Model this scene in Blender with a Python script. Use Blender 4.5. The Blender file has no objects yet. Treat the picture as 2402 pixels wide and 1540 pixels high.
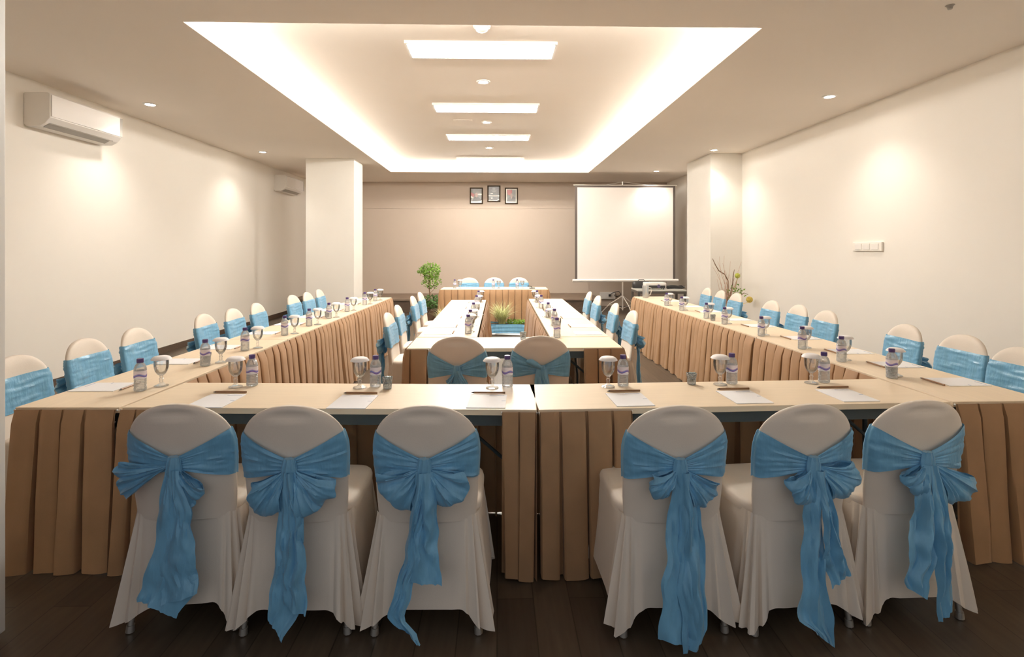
import bpy, math, random
from mathutils import Vector, noise
C = bpy.context.scene.collection
PI = math.pi
# ------------------------------------------------------------------ camera
sc = bpy.context.scene
cam_d = bpy.data.cameras.new('camera')
cam = bpy.data.objects.new('camera', cam_d)
C.objects.link(cam)
cam.location = (0, 0, 1.5)
cam.rotation_euler = (PI/2, 0, -math.atan(35/1300))
cam_d.sensor_fit = 'HORIZONTAL'
cam_d.sensor_width = 36
cam_d.lens = 36*1300/2402
cam_d.shift_y = -187/2402
cam_d.clip_start = 0.05
sc.camera = cam
# ------------------------------------------------------------------ view, world
sc.view_settings.view_transform = 'Standard'
sc.view_settings.look = 'None'
sc.view_settings.gamma = 1
sc.view_settings.exposure = 0.16
sc.cycles.max_bounces = 10
sc.cycles.diffuse_bounces = 7
sc.cycles.glossy_bounces = 4
sc.cycles.transparent_max_bounces = 24
sc.cycles.caustics_reflective = False
sc.cycles.caustics_refractive = False
sc.cycles.sample_clamp_indirect = 6
sc.cycles.use_denoising = True
world = bpy.data.worlds.new('daylight_outside')
sc.world = world
world.use_nodes = True
world.node_tree.nodes['Background'].inputs[0].default_value = (0.95, 0.94, 0.95, 1)   # hallway daylight behind the camera
world.node_tree.nodes['Background'].inputs[1].default_value = 0.46
LAMP = (1.0, 0.925, 0.82)
E_COVE, E_TUBE, E_DOWN, E_SPOT = 84.0, 285.0, 80.0, 55.0

# ------------------------------------------------------------------ materials
MATS = {}
def M(name, col, rough=0.6, metal=0.0, spec=0.5, var=0.0, vscale=3.0, bump=0.0, bscale=60.0, sheen=0.0, trans=0.0, stretch=None, aniso=0.0, emit=None):
    m = bpy.data.materials.new(name); m.use_nodes = True
    nt = m.node_tree; b = nt.nodes['Principled BSDF']
    b.inputs['Base Color'].default_value = (*col, 1)
    b.inputs['Roughness'].default_value = rough
    b.inputs['Metallic'].default_value = metal
    b.inputs['Specular IOR Level'].default_value = spec
    if sheen: b.inputs['Sheen Weight'].default_value = sheen
    if aniso: b.inputs['Anisotropic'].default_value = aniso
    tc = nt.nodes.new('ShaderNodeTexCoord'); mp = nt.nodes.new('ShaderNodeMapping')
    nt.links.new(tc.outputs['Object'], mp.inputs[0])
    if stretch: mp.inputs['Scale'].default_value = stretch
    n = nt.nodes.new('ShaderNodeTexNoise'); n.inputs['Scale'].default_value = vscale; n.inputs['Detail'].default_value = 4
    nt.links.new(mp.outputs[0], n.inputs['Vector'])
    r = nt.nodes.new('ShaderNodeValToRGB')
    r.color_ramp.elements[0].position = 0.3; r.color_ramp.elements[1].position = 0.7
    r.color_ramp.elements[0].color = (*[c*(1-var) for c in col], 1)
    r.color_ramp.elements[1].color = (*[min(1, c*(1+var)) for c in col], 1)
    nt.links.new(n.outputs['Fac'], r.inputs[0]); nt.links.new(r.outputs[0], b.inputs['Base Color'])
    if bump:
        n2 = nt.nodes.new('ShaderNodeTexNoise'); n2.inputs['Scale'].default_value = bscale
        nt.links.new(mp.outputs[0], n2.inputs['Vector'])
        bp = nt.nodes.new('ShaderNodeBump'); bp.inputs['Strength'].default_value = bump; bp.inputs['Distance'].default_value = 0.01
        nt.links.new(n2.outputs['Fac'], bp.inputs['Height']); nt.links.new(bp.outputs[0], b.inputs['Normal'])
    if trans:
        t = nt.nodes.new('ShaderNodeBsdfTranslucent'); mx = nt.nodes.new('ShaderNodeMixShader')
        nt.links.new(r.outputs[0], t.inputs[0]); mx.inputs[0].default_value = trans
        nt.links.new(b.outputs[0], mx.inputs[1]); nt.links.new(t.outputs[0], mx.inputs[2])
        nt.links.new(mx.outputs[0], nt.nodes['Material Output'].inputs[0])
    if emit:
        b.inputs['Emission Color'].default_value = (*emit[0], 1); b.inputs['Emission Strength'].default_value = emit[1]
    MATS[name] = m
    return m

def clear_mat(name, tint, gl=0.12, rough=0.05, bump=0.0, bscale=(60, 60, 90), milk=0.0):
    m = bpy.data.materials.new(name); m.use_nodes = True
    nt = m.node_tree; nt.nodes.remove(nt.nodes['Principled BSDF'])
    out = nt.nodes['Material Output']
    t = nt.nodes.new('ShaderNodeBsdfTransparent'); t.inputs[0].default_value = (*tint, 1)
    g = nt.nodes.new('ShaderNodeBsdfGlossy'); g.inputs['Roughness'].default_value = rough
    g.inputs['Color'].default_value = (1, 1, 1, 1)
    lw = nt.nodes.new('ShaderNodeLayerWeight'); lw.inputs['Blend'].default_value = 0.35
    mth = nt.nodes.new('ShaderNodeMath'); mth.operation = 'MULTIPLY_ADD'
    mth.inputs[1].default_value = 0.75; mth.inputs[2].default_value = gl
    mth.use_clamp = True
    nt.links.new(lw.outputs['Fresnel'], mth.inputs[0])
    mx = nt.nodes.new('ShaderNodeMixShader')
    nt.links.new(mth.outputs[0], mx.inputs[0]); nt.links.new(t.outputs[0], mx.inputs[1]); nt.links.new(g.outputs[0], mx.inputs[2])
    last = mx.outputs[0]
    if milk:
        d = nt.nodes.new('ShaderNodeBsdfDiffuse'); d.inputs[0].default_value = (0.9, 0.93, 0.95, 1)
        m2 = nt.nodes.new('ShaderNodeMixShader'); m2.inputs[0].default_value = milk
        nt.links.new(last, m2.inputs[1]); nt.links.new(d.outputs[0], m2.inputs[2]); last = m2.outputs[0]
    if bump:
        tc = nt.nodes.new('ShaderNodeTexCoord'); mp = nt.nodes.new('ShaderNodeMapping'); mp.inputs['Scale'].default_value = bscale
        n = nt.nodes.new('ShaderNodeTexVoronoi'); n.inputs['Scale'].default_value = 1.0
        nt.links.new(tc.outputs['Object'], mp.inputs[0]); nt.links.new(mp.outputs[0], n.inputs['Vector'])
        bp = nt.nodes.new('ShaderNodeBump'); bp.inputs['Strength'].default_value = bump; bp.inputs['Distance'].default_value = 0.01
        nt.links.new(n.outputs['Distance'], bp.inputs['Height']); nt.links.new(bp.outputs[0], g.inputs['Normal'])
    nt.links.new(last, out.inputs[0])
    MATS[name] = m
    return m

def emit_mat(name, col, s):
    m = bpy.data.materials.new(name); m.use_nodes = True
    nt = m.node_tree; nt.nodes.remove(nt.nodes['Principled BSDF'])
    e = nt.nodes.new('ShaderNodeEmission'); e.inputs[0].default_value = (*col, 1); e.inputs[1].default_value = s
    nt.links.new(e.outputs[0], nt.nodes['Material Output'].inputs[0])
    MATS[name] = m
    return m

WALLP = M('wall_paint', (0.86, 0.82, 0.755), 0.7, spec=0.3, var=0.008, vscale=1.2)
CEILP = M('ceiling_paint', (0.91, 0.845, 0.775), 0.8, spec=0.2, var=0.01, vscale=1.0)
BACKP = M('back_wall_panel', (0.54, 0.45, 0.37), 0.7, spec=0.3, var=0.02, vscale=0.8)
COLP = M('column_paint', (0.82, 0.79, 0.73), 0.7, spec=0.3, var=0.01)
DARKW = M('dark_wood_trim', (0.075, 0.048, 0.032), 0.5, var=0.2, vscale=6, stretch=(1, 8, 8))
STAGEW = M('stage_carpet', (0.20, 0.145, 0.105), 0.8, var=0.1, vscale=5)
TOPM = M('beige_laminate', (0.80, 0.66, 0.485), 0.42, spec=0.45, var=0.03, vscale=4, stretch=(1, 10, 1))
EDGEM = M('table_edge_band', (0.30, 0.19, 0.11), 0.5, var=0.1)
STEEL = M('painted_table_steel', (0.045, 0.06, 0.065), 0.6, metal=0.0, var=0.1)
SKIRT = M('brown_skirt_cloth', (0.362, 0.212, 0.110), 0.65, spec=0.35, var=0.06, vscale=9, bump=0.06, bscale=300, sheen=0.1, trans=0.02)
COVER = M('ivory_stretch_cloth', (0.80, 0.715, 0.62), 0.6, spec=0.35, var=0.02, vscale=8, bump=0.05, bscale=220, sheen=0.08, trans=0.08)
SASH = M('blue_taffeta', (0.175, 0.435, 0.66), 0.34, spec=0.6, var=0.10, vscale=14, bump=0.35, bscale=26, sheen=0.25, trans=0.12, stretch=(1.8, 1.8, .5))
CHROME = M('brushed_chair_leg', (0.62, 0.60, 0.56), 0.32, metal=0.85)
WHITEP = M('white_plastic', (0.83, 0.80, 0.76), 0.4, var=0.01)
ACFRONT = M('glossy_white_panel', (0.86, 0.83, 0.80), 0.18, spec=0.6, var=0.005)
DKMET = M('dark_table_metal', (0.09, 0.08, 0.07), 0.4, metal=0.3)
GREYP = M('grey_plastic', (0.33, 0.31, 0.28), 0.45, var=0.05)
BLACKP = M('black_plastic', (0.02, 0.02, 0.022), 0.45, var=0.2)
PAPER = M('white_paper', (0.86, 0.86, 0.88), 0.7, var=0.005)
INK = M('printed_ink', (0.42, 0.47, 0.62), 0.7)
CAP = M('purple_cap', (0.06, 0.03, 0.15), 0.4, var=0.05)
LIDM = M('white_glass_cover', (0.86, 0.83, 0.83), 0.6, var=0.01)
PENCIL = M('brown_pencil_paint', (0.27, 0.145, 0.07), 0.4, var=0.1)
GRAPH = M('graphite', (0.06, 0.05, 0.05), 0.5)
LEAF = M('green_leaf', (0.20, 0.36, 0.055), 0.5, var=0.45, vscale=9, trans=0.3)
LEAF2 = M('dark_green_leaf', (0.085, 0.19, 0.045), 0.5, var=0.4, vscale=9, trans=0.25)
GRASSM = M('variegated_grass', (0.58, 0.60, 0.31), 0.5, var=0.3, vscale=14, trans=0.3)
BARK = M('bark', (0.20, 0.12, 0.07), 0.8, var=0.3, vscale=20)
BARK2 = M('pale_twig', (0.55, 0.35, 0.25), 0.8, var=0.2, vscale=20)
BALLM = M('green_yellow_bloom', (0.42, 0.45, 0.07), 0.8, var=0.35, vscale=30, bump=0.8, bscale=120)
BALLM2 = M('yellow_bloom', (0.72, 0.55, 0.12), 0.8, var=0.3, vscale=30, bump=0.8, bscale=120)
POTM = M('terracotta_brown', (0.14, 0.08, 0.05), 0.6, var=0.1)
SOIL = M('soil', (0.05, 0.035, 0.02), 0.9, var=0.3)
SCREENM = M('matte_screen_cloth', (0.85, 0.80, 0.75), 0.75, var=0.004)
SCREENB = M('black_screen_border', (0.10, 0.08, 0.07), 0.6)
ALU = M('aluminium_tube', (0.80, 0.77, 0.73), 0.3, metal=0.7)
DOORW = M('door_frame_paint', (0.72, 0.70, 0.66), 0.4, var=0.02)
DOORP = M('dark_purple_panel', (0.10, 0.045, 0.06), 0.3, var=0.1)
FRAMEM = M('dark_picture_frame', (0.045, 0.028, 0.014), 0.7, spec=0.2, var=0.2)
PICM = M('grey_photo_ground', (0.17, 0.15, 0.13), 0.3, var=0.25, vscale=6)
PICW = M('photo_white', (0.85, 0.80, 0.72), 0.3)
PICR = M('photo_red', (0.45, 0.10, 0.09), 0.3)
PICD = M('photo_dark_suit', (0.075, 0.062, 0.05), 0.3)
PICS = M('photo_skin', (0.42, 0.27, 0.21), 0.3)
TRIMW = M('planter_lace', (0.85, 0.80, 0.75), 0.7)
CLEAR = clear_mat('drinking_glass', (0.95, 0.96, 0.965), 0.04, 0.03)
PET = clear_mat('bottle_plastic', (0.90, 0.92, 0.94), 0.10, 0.12, bump=0.9, bscale=(90, 90, 70), milk=0.22)
TUMB = clear_mat('cut_glass', (0.78, 0.82, 0.84), 0.15, 0.1, bump=1.0, bscale=(110, 110, 90), milk=0.05)
LED = emit_mat('cove_led', LAMP, E_COVE)
TUBE = emit_mat('fluorescent_tube', (1.0, 0.955, 0.885), E_TUBE)
DOWN = emit_mat('downlight_lens', (1.0, 0.92, 0.82), E_DOWN)
REFL = M('white_reflector', (0.88, 0.86, 0.82), 0.35, var=0.005)

def floor_mat():
    m = bpy.data.materials.new('dark_plank_floor'); m.use_nodes = True
    nt = m.node_tree; b = nt.nodes['Principled BSDF']
    tc = nt.nodes.new('ShaderNodeTexCoord'); mp = nt.nodes.new('ShaderNodeMapping')
    mp.inputs['Rotation'].default_value = (0, 0, math.radians(90))
    nt.links.new(tc.outputs['Object'], mp.inputs[0])
    br = nt.nodes.new('ShaderNodeTexBrick')
    br.inputs['Scale'].default_value = 1.0; br.inputs['Brick Width'].default_value = 0.95; br.inputs['Row Height'].default_value = 0.155
    br.inputs['Mortar Size'].default_value = 0.0025
    br.inputs['Color1'].default_value = (0.072, 0.054, 0.038, 1); br.inputs['Color2'].default_value = (0.112, 0.082, 0.056, 1)
    br.inputs['Mortar'].default_value = (0.04, 0.03, 0.02, 1)
    nt.links.new(mp.outputs[0], br.inputs['Vector'])
    mp2 = nt.nodes.new('ShaderNodeMapping'); mp2.inputs['Scale'].default_value = (18, 1.6, 1)
    nt.links.new(tc.outputs['Object'], mp2.inputs[0])
    n = nt.nodes.new('ShaderNodeTexNoise'); n.inputs['Scale'].default_value = 2.2; n.inputs['Detail'].default_value = 6
    nt.links.new(mp2.outputs[0], n.inputs['Vector'])
    mx = nt.nodes.new('ShaderNodeMix'); mx.data_type = 'RGBA'; mx.blend_type = 'MULTIPLY'; mx.inputs[0].default_value = 0.55
    r = nt.nodes.new('ShaderNodeValToRGB'); r.color_ramp.elements[0].position = 0.3; r.color_ramp.elements[0].color = (0.45, 0.45, 0.45, 1)
    r.color_ramp.elements[1].position = 0.7
    nt.links.new(n.outputs['Fac'], r.inputs[0]); nt.links.new(br.outputs['Color'], mx.inputs[6]); nt.links.new(r.outputs[0], mx.inputs[7])
    nt.links.new(mx.outputs[2], b.inputs['Base Color'])
    b.inputs['Roughness'].default_value = 0.36
    b.inputs['Specular IOR Level'].default_value = 0.45
    return m
FLOORM = floor_mat()

def label_mat():
    m = bpy.data.materials.new('bottle_label_print'); m.use_nodes = True
    nt = m.node_tree; b = nt.nodes['Principled BSDF']; b.inputs['Roughness'].default_value = 0.4
    tc = nt.nodes.new('ShaderNodeTexCoord'); sx = nt.nodes.new('ShaderNodeSeparateXYZ')
    nt.links.new(tc.outputs['Object'], sx.inputs[0])
    at = nt.nodes.new('ShaderNodeMath'); at.operation = 'ARCTAN2'
    nt.links.new(sx.outputs[1], at.inputs[0]); nt.links.new(sx.outputs[0], at.inputs[1])
    a2 = nt.nodes.new('ShaderNodeMath'); a2.operation = 'MULTIPLY'; a2.inputs[1].default_value = 3.0
    nt.links.new(at.outputs[0], a2.inputs[0])
    s = nt.nodes.new('ShaderNodeMath'); s.operation = 'SINE'; nt.links.new(a2.outputs[0], s.inputs[0])
    k = nt.nodes.new('ShaderNodeMath'); k.operation = 'MULTIPLY_ADD'; k.inputs[1].default_value = -0.0045
    nt.links.new(s.outputs[0], k.inputs[0]); nt.links.new(sx.outputs[2], k.inputs[2])
    mr = nt.nodes.new('ShaderNodeMapRange'); mr.inputs[1].default_value = 0.066; mr.inputs[2].default_value = 0.108
    nt.links.new(k.outputs[0], mr.inputs[0])
    r = nt.nodes.new('ShaderNodeValToRGB'); cr = r.color_ramp; cr.interpolation = 'CONSTANT'
    cr.elements[0].position = 0; cr.elements[0].color = (0.80, 0.80, 0.86, 1)
    cr.elements[1].position = 0.26; cr.elements[1].color = (0.22, 0.10, 0.40, 1)
    for p, c in ((0.38, (0.10, 0.28, 0.55, 1)), (0.45, (0.42, 0.25, 0.55, 1)), (0.55, (0.84, 0.78, 0.84, 1))):
        e = cr.elements.new(p); e.color = c
    nt.links.new(mr.outputs[0], r.inputs[0]); nt.links.new(r.outputs[0], b.inputs['Base Color'])
    return m
LABEL = label_mat()

# ------------------------------------------------------------------ mesh helpers
class MB:
    def __init__(s): s.v = []; s.f = []; s.mi = []
    def add(s, vs, fs, mi=0):
        o = len(s.v); s.v += [tuple(p) for p in vs]; s.f += [tuple(i+o for i in f) for f in fs]; s.mi += [mi]*len(fs)
    def box(s, x0, x1, y0, y1, z0, z1, mi=0):
        s.add([(x0,y0,z0),(x1,y0,z0),(x1,y1,z0),(x0,y1,z0),(x0,y0,z1),(x1,y0,z1),(x1,y1,z1),(x0,y1,z1)],
              [(0,3,2,1),(4,5,6,7),(0,1,5,4),(1,2,6,5),(2,3,7,6),(3,0,4,7)], mi)
    def grid(s, rows, closed=False, mi=0, cap0=False, cap1=False):
        n = len(rows[0]); o = len(s.v)
        for r in rows: s.v += [tuple(p) for p in r]
        for i in range(len(rows)-1):
            for j in range(n if closed else n-1):
                a = o+i*n+j; b = o+i*n+(j+1) % n
                s.f.append((a, b, b+n, a+n)); s.mi.append(mi)
        if cap0: s.f.append(tuple(o+j for j in reversed(range(n)))); s.mi.append(mi)
        if cap1: s.f.append(tuple(o+(len(rows)-1)*n+j for j in range(n))); s.mi.append(mi)
    def lathe(s, prof, seg=20, c=(0, 0, 0), mi=0, cap0=False, cap1=False):
        rows = [[(c[0]+r*math.cos(2*PI*j/seg), c[1]+r*math.sin(2*PI*j/seg), c[2]+z) for j in range(seg)] for r, z in prof]
        s.grid(rows, True, mi, cap0, cap1)
    def tube(s, pts, r, seg=8, mi=0, cap=True):
        pts = [Vector(p) for p in pts]; rows = []; n = len(pts)
        rr = r if isinstance(r, (list, tuple)) else [r]*n
        prev = None
        for i, p in enumerate(pts):
            d = (pts[min(i+1, n-1)]-pts[max(i-1, 0)]).normalized()
            if prev is None:
                u = d.orthogonal().normalized()
            else:
                u = (prev-d*prev.dot(d))
                u = u.normalized() if u.length > 1e-6 else d.orthogonal().normalized()
            prev = u; w = d.cross(u)
            rows.append([p+(u*math.cos(2*PI*j/seg)+w*math.sin(2*PI*j/seg))*rr[i] for j in range(seg)])
        s.grid(rows, True, mi, cap, cap)
    def ball(s, c, r, nu=12, nv=8, sz=1.0, mi=0):
        rows = []
        for i in range(nv+1):
            a = -PI/2+PI*i/nv; q = max(math.cos(a), 0.002)
            rows.append([(c[0]+r*q*math.cos(2*PI*j/nu), c[1]+r*q*math.sin(2*PI*j/nu), c[2]+r*sz*math.sin(a)) for j in range(nu)])
        s.grid(rows, True, mi)
    def build(s, name, mats, parent=None, loc=None, rz=0.0, smooth=True, bevel=0.0, flip=False):
        me = bpy.data.meshes.new(name); me.from_pydata(s.v, [], s.f)
        if not isinstance(mats, (list, tuple)): mats = [mats]
        for m in mats: me.materials.append(m)
        if len(mats) > 1: me.polygons.foreach_set('material_index', s.mi)
        me.validate(); me.update()
        if smooth:
            me.polygons.foreach_set('use_smooth', [True]*len(me.polygons))
            try: me.set_sharp_from_angle(angle=math.radians(42))
            except Exception: pass
        o = bpy.data.objects.new(name, me); C.objects.link(o)
        if parent: o.parent = parent
        if loc: o.location = loc
        if rz: o.rotation_euler = (0, 0, rz)
        if bevel:
            b = o.modifiers.new('bevel', 'BEVEL'); b.width = bevel; b.segments = 2; b.limit_method = 'ANGLE'; b.angle_limit = math.radians(50)
        return o

def tag(o, label, cat, group=None):
    o['label'] = label; o['category'] = cat
    if group: o['group'] = group
    return o
def thing(name, label, cat, loc=(0, 0, 0), rz=0.0, group=None):
    o = bpy.data.objects.new(name, None); C.objects.link(o); o.empty_display_size = 0.1
    o.location = loc; o.rotation_euler = (0, 0, rz)
    return tag(o, label, cat, group)
def struct(name, mb, m, **k):
    o = mb.build(name, m, **k); o['kind'] = 'structure'; return o
def kids(o, tree):
    return tree.get(o.name, [])
CH = {}
def dup(root, loc, rz, label, group=None):
    def cp(o, par):
        c = o.copy(); C.objects.link(c)
        if par is not None: c.parent = par
        for g in o.children: cp(g, c)
        return c
    r = cp(root, None); r.location = loc; r.rotation_euler = (0, 0, rz); r['label'] = label
    if group: r['group'] = group
    return r
def lerp(a, b, t): return a+(b-a)*t
def interp(tab, x):
    if x <= tab[0][0]: return tab[0][1]
    for (x0, y0), (x1, y1) in zip(tab, tab[1:]):
        if x <= x1:
            t = (x-x0)/(x1-x0); t = t*t*(3-2*t); return y0+(y1-y0)*t
    return tab[-1][1]
ORD = ['first', 'second', 'third', 'fourth', 'fifth', 'sixth', 'seventh', 'eighth', 'ninth']

# ------------------------------------------------------------------ the room
XL, XR, YF, YB, ZC, ZR = -4.80, 4.47, 1.15, 14.5, 3.24, 3.45
OX0, OX1, OY0, OY1 = -2.41, 2.09, 4.32, 12.64     # opening of the recessed ceiling
PK = 0.20                                          # depth of the cove pocket behind the lip
mb = MB(); mb.box(XL-0.2, XR+0.2, -1.5, YB+0.2, -0.1, 0); struct('floor', mb, FLOORM, smooth=False)
mb = MB()
for b in ((XL-.1, OX0, YF-.1, YB+.1), (OX1, XR+.1, YF-.1, YB+.1), (OX0, OX1, YF-.1, OY0), (OX0, OX1, OY1, YB+.1)):
    mb.box(b[0], b[1], b[2], b[3], ZC, ZC+0.035)
X0, X1, Y0, Y1 = OX0-PK, OX1+PK, OY0-PK, OY1+PK
mb.box(X0-.1, X1+.1, Y0-.1, Y1+.1, ZR, ZR+.1)
mb.box(X0-.1, X0, Y0-.1, Y1+.1, ZC+.035, ZR); mb.box(X1, X1+.1, Y0-.1, Y1+.1, ZC+.035, ZR)
mb.box(X0, X1, Y0-.1, Y0, ZC+.035, ZR); mb.box(X0, X1, Y1, Y1+.1, ZC+.035, ZR)
struct('ceiling', mb, CEILP, smooth=False)
mb = MB(); mb.box(XL-.1, XL, YF-.1, YB+.1, 0, ZC); struct('wall_left', mb, WALLP, smooth=False)
mb = MB(); mb.box(XR, XR+.1, YF-.1, YB+.1, 0, ZC); struct('wall_right', mb, WALLP, smooth=False)
mb = MB(); mb.box(XL, XR, YB, YB+.1, 0, ZC); struct('wall_back', mb, BACKP, smooth=False)
mb = MB(); mb.box(XL, -1.97, YF-.1, YF, 0, ZC); mb.box(1.97, XR, YF-.1, YF, 0, ZC); mb.box(-1.97, 1.97, YF-.1, YF, 2.62, ZC)
struct('wall_front', mb, WALLP, smooth=False)
mb = MB(); mb.box(-3.68, -2.76, 10.77, 11.45, 0, ZC-.001); struct('trim_1', mb, COLP, smooth=False)['label'] = 'square cream column at the left'
mb = MB(); mb.box(3.89, XR-.001, 10.0, 11.25, 0, ZC-.001); struct('trim_2', mb, COLP, smooth=False)['label'] = 'cream pilaster on the right wall'
mb = MB(); mb.box(XL+.001, 2.41, YB-.03, YB-.001, 2.545, 2.57); mb.box(XL+.001, 2.41, YB-.012, YB-.001, .34, 2.545)
struct('trim_3', mb, BACKP, smooth=False)
mb = MB(); mb.box(XL+.001, 2.41, 12.8, YB-.001, .305, .34, 0); mb.box(XL+.001, 2.39, 12.83, YB-.001, 0, .305, 1)
struct('trim_4', mb, [STAGEW, DARKW], smooth=False)['label'] = 'low brown stage along the back wall'
mb = MB(); mb.box(XL+.001, XL+.015, YF, 12.8, 0, .09); struct('baseboard_left', mb, DARKW, smooth=False)
mb = MB(); mb.box(XR-.015, XR-.001, YF, 10.0, 0, .09); struct('baseboard_right', mb, DARKW, smooth=False)
# open door leaf at the entrance where the camera stands
mb = MB()
mb.box(-1.955, -1.907, 2.172, 2.204, .02, 2.6, 0); mb.box(-1.955, -1.91, 1.17, 1.23, .02, 2.6, 0)
mb.box(-1.955, -1.91, 1.23, 2.172, .02, .10, 0); mb.box(-1.955, -1.91, 1.23, 2.172, 2.52, 2.6, 0)
dr = struct('door_1', mb, DOORW, smooth=False, bevel=.004)
mb = MB(); mb.box(-1.94, -1.925, 1.23, 2.172, .10, 2.52); mb.build('door_panel', DOORP, dr, smooth=False)

# cove lights (LED strips lying in the pocket behind the ceiling lip)
def strip(x0, x1, y0, y1, lab):
    m = MB(); m.box(x0, x1, y0, y1, ZC+.036, ZC+.062)
    tag(m.build('cove_light', LED, smooth=False), lab, 'light', 'hidden light strips round the ceiling recess')
s_ = 0.10
strip(X0+.03, X0+.03+.03, Y0+s_, Y1-s_, 'light strip in the cove on the left side of the ceiling recess')
strip(X1-.06, X1-.03, Y0+s_, Y1-s_, 'light strip in the cove on the right side of the ceiling recess')
strip(X0+s_, X1-s_, Y1-.06, Y1-.03, 'light strip in the far cove of the ceiling recess')
strip(X0+s_, X1-s_, Y0+.03, Y0+.06, 'light strip in the near cove of the ceiling recess')

# recessed fluorescent fittings
def troffer(x, y, lab):
    t = thing('ceiling_light', lab, 'ceiling light', (x, y, ZR), 0, 'fluorescent fittings in the recessed ceiling')
    w, d = .70, .19
    m = MB()
    m.box(-w-.02, w+.02, -d-.02, -d, -.028, 0); m.box(-w-.02, w+.02, d, d+.02, -.028, 0)
    m.box(-w-.02, -w, -d, d, -.028, 0); m.box(w, w+.02, -d, d, -.028, 0)
    m.build('frame', REFL, t, smooth=False)
    m = MB(); pr = [(-d, -.022), (-d*.75, -.004), (-d*.25, -.004), (0, -.018), (d*.25, -.004), (d*.75, -.004), (d, -.022)]
    m.grid([[(x_, p[0], p[1]) for p in pr] for x_ in (-w, w)]); m.build('reflector', REFL, t, smooth=False)
    for s in (-1, 1):
        m = MB(); m.tube([(-w+.04, s*d*.5, -.024), (w-.04, s*d*.5, -.024)], .014, 10); m.build('tube', TUBE, t)
    return t
t0 = troffer(-.15, 5.42, 'fluorescent ceiling light nearest the camera, widest of the four')
for y, l in ((7.64, 'second fluorescent ceiling light from the camera'), (9.66, 'third fluorescent ceiling light from the camera'), (12.0, 'farthest fluorescent ceiling light, above the head table')):
    dup(t0, (-.15, y, ZR), 0, l)
def downlight(x, y, z, lab, grp, spot=True):
    t = thing('downlight', lab, 'downlight', (x, y, z), 0, grp)
    m = MB(); m.lathe([(.052, -.001), (.056, -.012), (.075, -.010), (.082, -.001)], 24); m.build('ring', REFL, t)
    m = MB(); m.lathe([(.001, -.004), (.052, -.004)], 24); m.build('lens', DOWN, t)
    if spot:
        l = bpy.data.lights.new('spot', 'SPOT'); l.energy = E_SPOT; l.color = (1, .93, .84); l.spot_size = math.radians(118); l.spot_blend = .9; l.shadow_soft_size = .04
        o = bpy.data.objects.new('lamp', l); C.objects.link(o); o.parent = t; o.location = (0, 0, -.03)
G1, G2 = 'downlights in the recessed ceiling', 'downlights in the lower ceiling'
downlight(-.16, 6.47, ZR, 'bright downlight between the first and second ceiling lights', G1)
downlight(-.16, 8.54, ZR, 'bright downlight between the second and third ceiling lights', G1)
downlight(-.15, 10.70, ZR, 'bright downlight between the third and farthest ceiling lights', G1)
for x, y, l in ((-4.17, 6.78, 'downlight beside the near air conditioner at the left wall'), (-4.2, 10.05, 'small downlight between the near air conditioner and the column'),
                (3.79, 6.22, 'downlight over the right wall, nearest the camera'), (3.81, 9.64, 'small downlight just in front of the right pilaster'),
                (3.56, 12.30, 'tiny downlight above the projection screen')):
    downlight(x, y, ZC, l, G2)
m = MB(); m.lathe([(.001, -.055), (.03, -.052), (.05, -.04), (.058, -.02), (.075, -.012), (.078, 0)], 24)
tag(m.build('smoke_detector', WHITEP, loc=(-.134, 4.86, ZR)), 'round white smoke detector at the near edge of the ceiling recess', 'smoke detector')
m = MB(); m.lathe([(.001, -.05), (.012, -.05), (.014, -.02), (.035, -.006), (.036, 0)], 14)
tag(m.build('sprinkler', ALU, loc=(-.15, 12.35, ZR)), 'small ceiling sprinkler beside the farthest ceiling light', 'sprinkler')
m = MB(); m.lathe([(.001, -.03), (.014, -.028), (.02, -.008), (.03, 0)], 14)
tag(m.build('sprinkler', GREYP, loc=(3.24, 3.88, ZC)), 'small dark sprinkler in the ceiling at the right', 'sprinkler')
m = MB(); m.box(-.14, .14, -.05, .05, -.006, 0)
tag(m.build('access_panel', CEILP, loc=(-.52, 8.45, ZR), smooth=False, bevel=.002), 'faint flat ceiling plate beside the second recess downlight', 'panel')

# air conditioners
def aircon(y0, lab):
    t = thing('air_conditioner', lab, 'air conditioner', (XL, y0, 2.745), 0, 'white wall air conditioners on the left wall')
    L = 1.08; H = .345; D = .27
    pr = [(.001, .02), (.001, H-.01), (.02, H), (D-.03, H), (D-.008, H-.02), (D-.008, .09), (D-.055, .035), (D-.12, 0), (.03, 0)]
    m = MB(); n = len(pr)
    m.grid([[(p[0], y, p[1]) for p in pr] for y in (0, L)], True, 0, True, True)
    m.build('housing', WHITEP, t, smooth=False, bevel=.006)
    m = MB(); m.box(D-.008, D+.004, .012, L-.05, .10, H-.025); m.build('front_panel', ACFRONT, t, smooth=False, bevel=.003)
    m = MB(); m.add([(D-.050, .05, .034), (D-.115, .05, -.002), (D-.115, L-.14, -.002), (D-.050, L-.14, .034)], [(0, 1, 2, 3), (3, 2, 1, 0)])
    m.add([(D-.044, .05, .040), (D-.049, .05, .030), (D-.049, L-.1, .030), (D-.044, L-.1, .040)], [(0, 1, 2, 3)])
    m.build('louver', GREYP, t, smooth=False)
    m = MB(); m.box(D-.02, D+.002, L-.048, L-.004, .10, H-.025); m.build('display_strip', GREYP, t, smooth=False)
    return t
a0 = aircon(5.75, 'white air conditioner on the left wall nearest the camera')
dup(a0, (XL, 12.05, 2.745), 0, 'white air conditioner half hidden behind the left column')

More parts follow.
